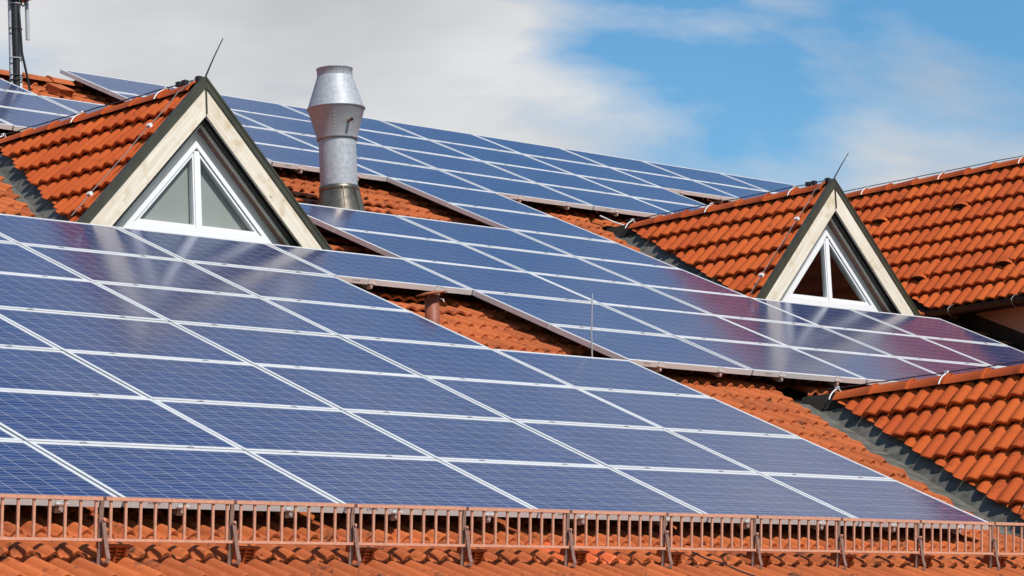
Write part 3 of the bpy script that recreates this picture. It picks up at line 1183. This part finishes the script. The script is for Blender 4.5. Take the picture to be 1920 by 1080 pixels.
GRIDS = [cell_grid(s) for s in range(4)]
RAIL_ME = MB().box((-0.020, -0.006, -0.090), (0.020, PV - 0.002, -FT - 0.001)).mesh('mounting_rail', M_RAIL)
RAIL_END_ME = MB().box((-0.020, 0.004, -0.090), (0.020, PV - 0.002, -FT - 0.001)).mesh('mounting_rail', M_RAIL)
hook = MB()
hook.box((-0.015, 0.30, -0.128), (0.015, 0.33, -0.091))
hook.box((-0.015, 0.30, -0.136), (0.015, 0.52, -0.1285))
HOOK_ME = hook.mesh('roof_hook', M_RAIL)
cl = MB()
cl.box((-0.040, -0.008, -0.026), (0.040, -0.001, 0.003))
cl.box((-0.040, -0.0005, 0.0008), (0.040, 0.010, 0.004))
cl.box((-0.044, -0.020, -0.036), (0.040, -0.004, -0.027))
cl.box((-0.016, -0.016, -0.066), (0.000, -0.004, -0.0365))
cl.box((0.004, -0.014, -0.078), (0.014, -0.006, -0.0365))
cl.tube([(0, -0.012, -0.016), (0, -0.005, -0.016)], 0.008, 8)
CLAMP_ME = cl.mesh('end_clamp', M_CLAMP)
mcl = MB().box((-0.025, -0.010, -0.010), (0.025, 0.0035, 0.0022))
mcl.tube([(0, -0.004, 0.0022), (0, -0.004, 0.006)], 0.006, 8)
MID_ME = mcl.mesh('mid_clamp', M_RAIL)
st = MB().add([(0, -0.0008, 0), (0.085, -0.0008, 0), (0.085, -0.0008, 0.022), (0, -0.0008, 0.022)], [(0, 1, 2, 3)], None, [[(0, 0), (1, 0), (1, 1), (0, 1)]])
STICK_ME = st.mesh('sticker', M_STICKER)

ORD = ['', 'first', 'second', 'third', 'fourth', 'fifth', 'sixth', 'seventh', 'eighth', 'ninth', 'tenth', 'eleventh', 'twelfth']


def block(c_, r_):
    if r_ >= 11:
        return 'top'
    if c_ <= 5:
        return 'lower'
    return 'middle'


B0 = {'lower': 0, 'middle': 4, 'top': 11}


def panel_label(c_, r_):
    b_ = block(c_, r_)
    row = sorted((cc for (cc, rr_) in OCC if rr_ == r_ and block(cc, rr_) == b_), reverse=True)
    k = row.index(c_) + 1
    rn = r_ - B0[b_] + 1
    pos_ = 'rightmost' if k == 1 else ORD[k] + ' from the right'
    if b_ == 'lower':
        rt = 'row behind the snow guard' if rn == 1 else ('top row' if rn == 7 else ORD[rn] + ' row from snow guard')
        return f'solar panel, lower array, {rt}, {pos_}'
    if b_ == 'middle':
        rt = 'bottom row' if rn == 1 else ORD[rn] + ' row up'
        return f'solar panel, middle array below the flue, {rt}, {pos_}'
    rt = 'bottom row' if rn == 1 else ('row along the ridge' if rn == 4 else ORD[rn] + ' row up')
    return f'solar panel, top array near the ridge, {rt}, {pos_}'


for (c_, r_) in sorted(OCC, key=lambda t: (t[1], t[0])):
    rng = random.Random(c_ * 100 + r_)
    tilt = Matrix.Rotation(R(rng.uniform(-0.12, 0.12)), 4, 'X') @ Matrix.Rotation(R(rng.uniform(-0.10, 0.10)), 4, 'Y')
    mw = ROOF @ Matrix.Translation((c_ * PU + 0.011 + rng.uniform(-0.002, 0.002), r_ * PV + 0.008, 0)) @ tilt
    t = thing('solar_panel', panel_label(c_, r_), 'solar panel', mw, 'solar panels on the roof')
    link('frame', FRAME_ME, t)
    lam = link('laminate', SHEET_ME, t)
    if r_ <= 4 and 0 <= c_ <= 5:
        for j in range(6):
            for i in range(10):
                link('solar_cell', CELL_ME, lam, Matrix.Translation((FW + CX * (i + 0.5), FW + CY * (j + 0.5), -0.003)))
    else:
        gg = link('cell_grid', GRIDS[rng.randrange(4)], lam)
        gg['kind'] = 'stuff'
    low = (c_, r_ - 1) not in OCC
    for x in (0.41, 1.225):
        link('mounting_rail', RAIL_END_ME if low else RAIL_ME, t, Matrix.Translation((x, 0, 0)))
        link('roof_hook', HOOK_ME, t, Matrix.Translation((x, rng.uniform(-0.05, 0.1), 0)))
        if low:
            link('end_clamp', CLAMP_ME, t, Matrix.Translation((x + rng.uniform(-0.01, 0.01), 0, 0)))
        else:
            link('mid_clamp', MID_ME, t, Matrix.Translation((x, 0, 0)))
    if low and rng.random() < 0.7:
        link('sticker', STICK_ME, t, Matrix.Translation((0.16 + rng.uniform(0, 0.05), 0, -0.031)))

# ------------------------------------------------------------------ snow guard along the eave
VB = -0.49
BU0, BSP = 1.192, 0.9125
lean = R(5.0)
gdir = Vector((0, -math.sin(lean), math.cos(lean)))
guard = thing('snow_guard', 'pink-brown metal snow guard railing along the bottom of the roof', 'snow guard', Matrix.Translation(rf(0, VB, -0.17)))
gi = Matrix.Translation(-rf(0, VB, -0.17))
TOP, BOT = 0.318, 0.098
for k in range(-3, 11):
    u0 = BU0 + BSP * k
    base = rf(u0, VB, -0.165)
    base2 = rf(u0 + BSP, VB, -0.165)
    ox = Vector((0, -0.012, 0))
    e = Vector((0.012, 0, 0))
    sag = random.uniform(-0.002, 0.002)
    sec = MB()
    sec.bar(gi @ (base + gdir * TOP + ox + e), gi @ (base2 + gdir * (TOP + sag) + ox - e), 0.026, 0.020, (0, 0, 1))
    section = part('top_rail', sec, M_GUARD, guard)
    sec = MB()
    sec.bar(gi @ (base + gdir * BOT + ox + e), gi @ (base2 + gdir * BOT + ox - e), 0.022, 0.016, (0, 0, 1))
    part('bottom_rail', sec, M_GUARD, guard)
    for i in range(9):
        uu = 0.052 + i * (BSP - 0.10) / 8.0
        p = gi @ (rf(u0 + uu, VB, -0.165) + ox)
        bb = MB().bar(p + gdir * (BOT + 0.0085), p + gdir * (TOP - 0.0105), 0.016, 0.010, (0, 1, 0))
        part('bar', bb, M_GUARD, section)
    br = MB()
    b0 = gi @ (base + ROOF.to_3x3() @ Vector((0, 0.0, -0.045)))
    br.bar(b0, gi @ (base + gdir * (TOP + 0.016)), 0.028, 0.008, (0, 1, 0))
    br.bar(b0 + ROOF.to_3x3() @ Vector((0, 0.25, 0.008)), b0 + ROOF.to_3x3() @ Vector((0, -0.13, 0.006)), 0.028, 0.008, (0, 0, 1))
    bk = part('bracket', br, M_BRACKET, guard)
    bc = MB()
    pts = [gi @ (base + gdir * 0.205 + Vector((0.0, -0.016, 0)))]
    pts.append(gi @ (rf(u0 + 0.012, VB - 0.045, -0.165) + Vector((0, 0, 0.062))))
    pts.append(gi @ (rf(u0 + 0.014, VB - 0.055, -0.165) + Vector((0, 0, 0.022))))
    pts.append(gi @ (rf(u0 + 0.010, VB - 0.048, -0.165) + Vector((0, 0, -0.004))))
    pts.append(gi @ (rf(u0 + 0.006, VB - 0.020, -0.165) + Vector((0, 0, -0.018))))
    for a, b_ in zip(pts[:-1], pts[1:]):
        d_ = (b_ - a).normalized()
        bc.bar(a - d_ * 0.002, b_ + d_ * 0.002, 0.026, 0.007, (0, 1, 0.3))
    part('brace', bc, M_BRACKET, bk)
    bolt = MB().tube([gi @ (base + gdir * 0.206 + Vector((0, -0.03, 0))), gi @ (base + gdir * 0.206 + Vector((0, -0.012, 0)))], 0.008, 8)
    part('bolt', bolt, M_GUARD, bk)

# louvred vent tiles beside the brackets belong to the main roof
for k in range(-1, 10):
    u0 = BU0 + BSP * k
    mwv = ROOF @ Matrix.Translation((u0 + 0.055, V0 - 0.040, N_TILE + 0.022)) @ Matrix.Scale(1.15, 4)
    hv = MB()
    hv.box((0.0, 0.012, -0.01), (0.012, 0.09, 0.088))
    hv.box((0.118, 0.012, -0.01), (0.13, 0.09, 0.088))
    hv.box((-0.004, 0.0, 0.0885), (0.134, 0.10, 0.098))
    hv.box((0.059, 0.006, -0.01), (0.067, 0.02, 0.088))
    ho_ = link('vent_tile', hv.mesh('vent_tile', M_TILE_OLD), main_roof, mwv)
    sl = MB()
    for i in range(5):
        sl.box((0.0125, 0.022 + i * 0.001, 0.004 + i * 0.017), (0.1175, 0.034 + i * 0.001, 0.013 + i * 0.017))
    so = link('vent_louvres', sl.mesh('vent_louvres', M_TILE_NEW), main_roof, mwv)
    so['kind'] = 'stuff'
    bx = link('vent_back', MB().add([(0.012, 0.05, -0.01), (0.118, 0.05, -0.01), (0.118, 0.05, 0.088), (0.012, 0.05, 0.088)], [(0, 1, 2, 3)]).mesh('vent_back', M_DARK), main_roof, mwv)

# the louvred tile near the ridge by the mast
mwv = ROOF @ Matrix.Translation((11.05, 14.02, N_TILE + 0.075))
hv = MB()
hv.box((0.0, 0.0, 0.0), (0.012, 0.25, 0.08))
hv.box((0.19, 0.0, 0.0), (0.202, 0.25, 0.08))
hv.box((-0.004, -0.01, 0.0805), (0.206, 0.26, 0.092))
for i in range(4):
    hv.box((0.0125, 0.012, 0.004 + i * 0.019), (0.1895, 0.024, 0.014 + i * 0.019))
link('vent_tile', hv.mesh('vent_tile', M_TILE_OLD), main_roof, mwv)

# ------------------------------------------------------------------ round metal flue with cowl
fb = rf(11.37, 9.40, -0.19)
flue = thing('flue', 'round galvanised metal flue with bulging conical cowl standing on the roof', 'flue', Matrix.Translation(fb))
z1 = 0.30
part('base_flashing', MB().lathe([(0.290, -0.16), (0.262, 0.0), (0.207, 0.22), (0.196, z1)], 40), M_LEADCONE, flue)
part('collar', MB().lathe([(0.200, z1 - 0.035), (0.204, z1 - 0.03), (0.204, z1 + 0.015), (0.192, z1 + 0.022)], 40), M_LEADCONE, flue)
for k in range(3):
    a = R(-120 + 38 * k)
    sm = MB()
    sm.bar((0.262 * math.cos(a), 0.262 * math.sin(a), 0.0), (0.200 * math.cos(a), 0.200 * math.sin(a), 0.29), 0.006, 0.010, (math.cos(a), math.sin(a), 0))
    part('seam', sm, M_LEADCONE, flue)
part('pipe', MB().lathe([(0.190, z1 - 0.01), (0.190, 0.96)], 48), M_ZINC, flue)
cow = MB().lathe([(0.198, 0.80), (0.206, 0.80), (0.208, 0.815), (0.214, 0.85), (0.288, 1.115), (0.294, 1.120)], 48)
cowl = part('lower_cone', cow, M_ZINC_DULL, flue)
part('rim', MB().lathe([(0.288, 1.113), (0.299, 1.117), (0.299, 1.126), (0.288, 1.130)], 48), M_ZINC_DULL, flue)
part('upper_cone', MB().lathe([(0.292, 1.120), (0.286, 1.14), (0.190, 1.430), (0.184, 1.450), (0.181, 1.455)], 48), M_ZINC, flue)
part('mouth_ring', MB().lathe([(0.181, 1.445), (0.181, 1.530), (0.187, 1.533), (0.187, 1.540), (0.176, 1.540), (0.172, 1.50), (0.172, 1.20)], 48), M_ZINC, flue)
vdir = Vector((-0.681, -0.732, 0.0)).normalized()
sp = Matrix.Rotation(R(30), 3, 'Z') @ vdir
spm = MB().tube([sp * 0.215 + Vector((0, 0, 0.955)), sp * 0.315 + Vector((0, 0, 0.958))], 0.017, 14, False)
spm.tube([sp * 0.315 + Vector((0, 0, 0.958)), sp * 0.215 + Vector((0, 0, 0.955))], 0.012, 12, False)
spm.tube([sp * 0.255 + Vector((0, 0, 0.957)), sp * 0.256 + Vector((0, 0, 0.957))], 0.012, 12, True)
part('spout', spm, M_BRACKET, flue)
for i in range(5):
    a = math.atan2(vdir.y, vdir.x) + R(-4)
    rv_ = MB().lathe([(0.0, 0.004), (0.004, 0.002), (0.005, 0.0)], 8)
    zz = 0.90 + i * 0.035
    rr_ = 0.214 + (0.288 - 0.214) * (zz - 0.85) / 0.265 + 0.001
    rvt = link('rivet', rv_.mesh('rivet', M_CLAMP), flue, Matrix.Translation((rr_ * math.cos(a), rr_ * math.sin(a), zz)) @ Matrix.Rotation(a, 4, 'Z') @ Matrix.Rotation(R(90), 4, 'Y'))

# ------------------------------------------------------------------ brown vent pipe with tilted cap
vb = rf(8.80, 5.13, -0.20)
vp = thing('vent_pipe', 'short brown vent pipe with tilted flat cap in a gap between panels', 'vent pipe', Matrix.Translation(vb))
part('pipe', MB().lathe([(0.066, -0.05), (0.064, 0.0), (0.063, 0.312), (0.057, 0.312), (0.057, 0.2)], 28), M_TERRA, vp)
cap = MB().lathe([(0.0, 0.012), (0.06, 0.008), (0.136, -0.004), (0.138, -0.010), (0.0, -0.008)], 28)
co = part('cap', cap, M_CAP, vp)
co.matrix_basis = Matrix.Translation((0, 0, 0.338)) @ Matrix.Rotation(R(-9), 4, 'Y')
for a in (R(200), R(320), R(80)):
    part('cap_strut', MB().bar((0.060 * math.cos(a), 0.060 * math.sin(a), 0.27), (0.064 * math.cos(a), 0.064 * math.sin(a), 0.333), 0.012, 0.004, (math.cos(a), math.sin(a), 0)), M_BRACKET, vp)
part('screw', MB().tube([(0.05, -0.055, 0.285), (0.066, -0.072, 0.275), (0.070, -0.076, 0.255)], 0.006, 8), M_CLAMP, vp)

# ------------------------------------------------------------------ slim lightning rod at the gap's right end
rb = rf(9.84, 4.19, -0.19)
rod = thing('lightning_rod', 'thin upright grey metal rod behind the lower array, near its right end', 'lightning rod', Matrix.Translation(rb))
part('rod', MB().tube([(0, 0, 0.0), (0.015, 0, 0.35), (0.050, 0.0, 0.685)], [0.007, 0.007, 0.006], 8), M_RAIL, rod)
part('foot', MB().box((-0.05, -0.05, -0.02), (0.05, 0.05, 0.03)), M_LEAD, rod)

# ------------------------------------------------------------------ antenna mast, far upper left
mb_ = rf(10.22, 13.55, -0.19)
mast = thing('antenna_mast', 'grey and black antenna mast with cables at the upper left corner', 'mast', Matrix.Translation(mb_))
part('pole', MB().tube([(0, 0, -0.1), (0, 0, 3.2)], 0.036, 18), M_PALEPOLE, mast)
off = Vector((-0.040, -0.030, 0))
part('conduit', MB().tube([Vector((-0.075, 0.03, -0.1)), Vector((-0.075, 0.03, 3.2))], 0.024, 12), M_ZINC, mast)
part('cable_bundle', MB().tube([Vector((-0.045, -0.02, z)) + Vector((0.004 * math.sin(z * 5), 0.004 * math.cos(z * 4), 0)) for z in [0.0 + 0.16 * i for i in range(20)]], 0.036, 10), M_BLACK, mast)
part('cable', MB().tube([Vector((-0.03, -0.045, 1.2)), Vector((-0.01, -0.06, 0.75)), Vector((0.0, -0.062, 0.52)), Vector((0.06, -0.04, 0.35)), Vector((0.12, -0.02, 0.16)), Vector((0.14, -0.03, 0.02)), Vector((0.14, 0.05, -0.06))], 0.013, 8), M_BLACK, mast)
for z in (0.22, 0.27, 0.46, 0.79, 1.066):
    sm = MB()
    ring = [(-0.035 + 0.075 * math.cos(2 * math.pi * k / 16), -0.008 + 0.052 * math.sin(2 * math.pi * k / 16), z) for k in range(17)]
    sm.tube(ring, 0.007, 6, False)
    part('strap', sm, M_ZINC if z in (0.46, 1.066) else M_BLACK, mast)
part('junction_box', MB().box((-0.155, -0.10, 1.115), (0.120, 0.06, 1.40)), M_REDBOX, mast)
part('side_arm', MB().bar((0.0, 0.0, 1.55), (0.115, 0.0, 1.55), 0.03, 0.03), M_ZINC, mast)
part('hanging_tube', MB().tube([(0.128, 0.0, 0.690), (0.122, 0.0, 2.6)], 0.022, 14), M_ZINC, mast)
part('cable_loop', MB().tube([Vector((0.03 + 0.025 * math.cos(a), -0.06, 1.10 + 0.06 * math.sin(a))) for a in [R(20 - 20 * i) for i in range(12)]], 0.008, 8), M_BLACK, mast)


# ------------------------------------------------------------------ lightning conductors on the ridges
def conductor(x0, yf, zr, yb, label, rod_tip, drops, side=True):
    """Wire along a dormer's ridge on holders, rod at the apex, branch down the left slope."""
    t = thing('lightning_conductor', label, 'lightning conductor', Matrix.Translation((x0, yf, zr - 0.067)))
    L = yb - yf - 0.35
    zw = 0.128
    pts = []
    n = 18
    for k in range(n + 1):
        y = L * k / n
        pts.append((0.004 * math.sin(k * 1.3), y, zw + 0.003 * math.sin(k * 2.2)))
    part('wire', MB().tube(pts, 0.0055, 6), M_WIREDARK, t)
    if rod_tip:
        part('rod', MB().tube([(0, 0.02, 0.05), (0.01, 0.0, 0.14), (rod_tip[0] * 0.5, rod_tip[1] * 0.5, 0.14 + (rod_tip[2] - 0.14) * 0.5), rod_tip], [0.008, 0.008, 0.006, 0.004], 6), M_WIREDARK, t)
        for y in (0.06, 0.25, 0.33):
            part('wire_joint', MB().box((-0.022, y, zw - 0.022), (0.022, y + 0.05, zw + 0.022)), M_WIREDARK, t)
    for k in range(int(L / 1.2) + 1):
        y = 0.55 + 1.2 * k
        if y > L - 0.05:
            break
        h = MB()
        ring = []
        for a in range(9):
            an = math.pi * a / 8
            cx, cz = math.cos(an), math.sin(an)
            q_ = 0.45 / (abs(cx) + abs(cz)) + 0.55
            ring.append((0.132 * cx * q_, y, 0.045 + 0.102 * cz * q_ - 0.028))
        h.tube(ring, 0.0065, 6)
        h.box((-0.016, y - 0.016, 0.118), (0.016, y + 0.016, zw + 0.012))
        part('holder', h, M_CLIP, t)
    if drops:
        y_, = drops
        s2 = math.sqrt(0.5)
        line = []
        for k in range(12):
            dd = 0.06 + k * 0.17
            line.append((-dd * s2 - 0.055, y_ + 0.006 * math.sin(k * 2.1), -dd * s2 + 0.142 + 0.006 * math.sin(k * 1.7)))
        line[0] = (-0.02, y_, zw)
        part('down_wire', MB().tube(line, 0.0045, 6), M_WIRE, t)
        for dd in (0.70, 1.64):
            cm = MB().box((-0.015, -0.024, -0.016), (0.015, 0.024, 0.018))
            o_ = part('clip', cm, M_CLIP, t)
            o_.matrix_basis = Matrix.Translation((-dd * s2 - 0.058, y_, -dd * s2 + 0.145)) @ Matrix.Rotation(R(45), 4, 'Y')
    return t


conductor(*DORMERS[0][:3], yb1, 'dark wire along the left dormer ridge with a slanting rod at the gable', (0.135, -0.10, 0.475), (0.11,))
conductor(*DORMERS[1][:3], yb2, 'dark wire along the right dormer ridge with a slanting rod at the gable', (0.16, -0.10, 0.415), (0.11,))
conductor(*DORMERS[2][:3], yb3, 'wire on the ridge of the dormer at the lower right edge', None, (0.11,))
t = thing('lightning_conductor', 'dark wire on holders along the ridge of the tall cross wing', 'lightning conductor', Matrix.Translation((XR, 0, ZW - 0.067)))
pts = [(0.008 * math.sin(k * 1.7), y_front + 0.1 + (ywb - y_front) * k / 40, 0.130 + 0.003 * math.sin(k * 2.3)) for k in range(41)]
part('wire', MB().tube(pts, 0.0055, 6), M_WIREDARK, t)
for k in range(12):
    y = y_front + 0.4 + 1.2 * k
    if y > ywb - 0.3:
        break
    h = MB()
    ring = []
    for a in range(9):
        an = math.pi * a / 8
        cx, cz = math.cos(an), math.sin(an)
        q_ = 0.45 / (abs(cx) + abs(cz)) + 0.55
        ring.append((0.132 * cx * q_, y, 0.045 + 0.102 * cz * q_ - 0.028))
    h.tube(ring, 0.0065, 6)
    h.box((-0.016, y - 0.016, 0.118), (0.016, y + 0.016, 0.142))
    part('holder', h, M_CLIP, t)

# ------------------------------------------------------------------ loose cable under the upper array's edge
cb = rf(17.25, 10.72, -0.13)
ct = thing('loose_cable', 'white cable sagging below the top array beside the right dormer ridge', 'cable', Matrix.Translation(cb))
part('cable', MB().tube([(-0.55, 0.10, 0.10), (-0.42, 0.02, 0.03), (-0.25, -0.02, -0.01), (-0.05, -0.02, -0.005), (0.1, 0.0, 0.0)], 0.008, 6), M_CLIP, ct)
part('connector', MB().tube([(0.1, 0.0, 0.0), (0.17, 0.0, 0.0)], 0.018, 8), M_CLIP, ct)
lw = thing('loose_wire', 'thin dark wire lying across the tiles below the snow guard', 'wire', Matrix.Translation(rf(6.10, -0.55, -0.14)))
part('wire', MB().tube([(0.0, 0.12, 0.09), (0.03, 0.02, 0.035), (0.07, -0.08, 0.0), (0.10, -0.20, -0.06), (0.16, -0.34, -0.12), (0.2, -0.5, -0.19)], 0.006, 6), M_WIREDARK, lw)
print('main tiles as objects', n_main)
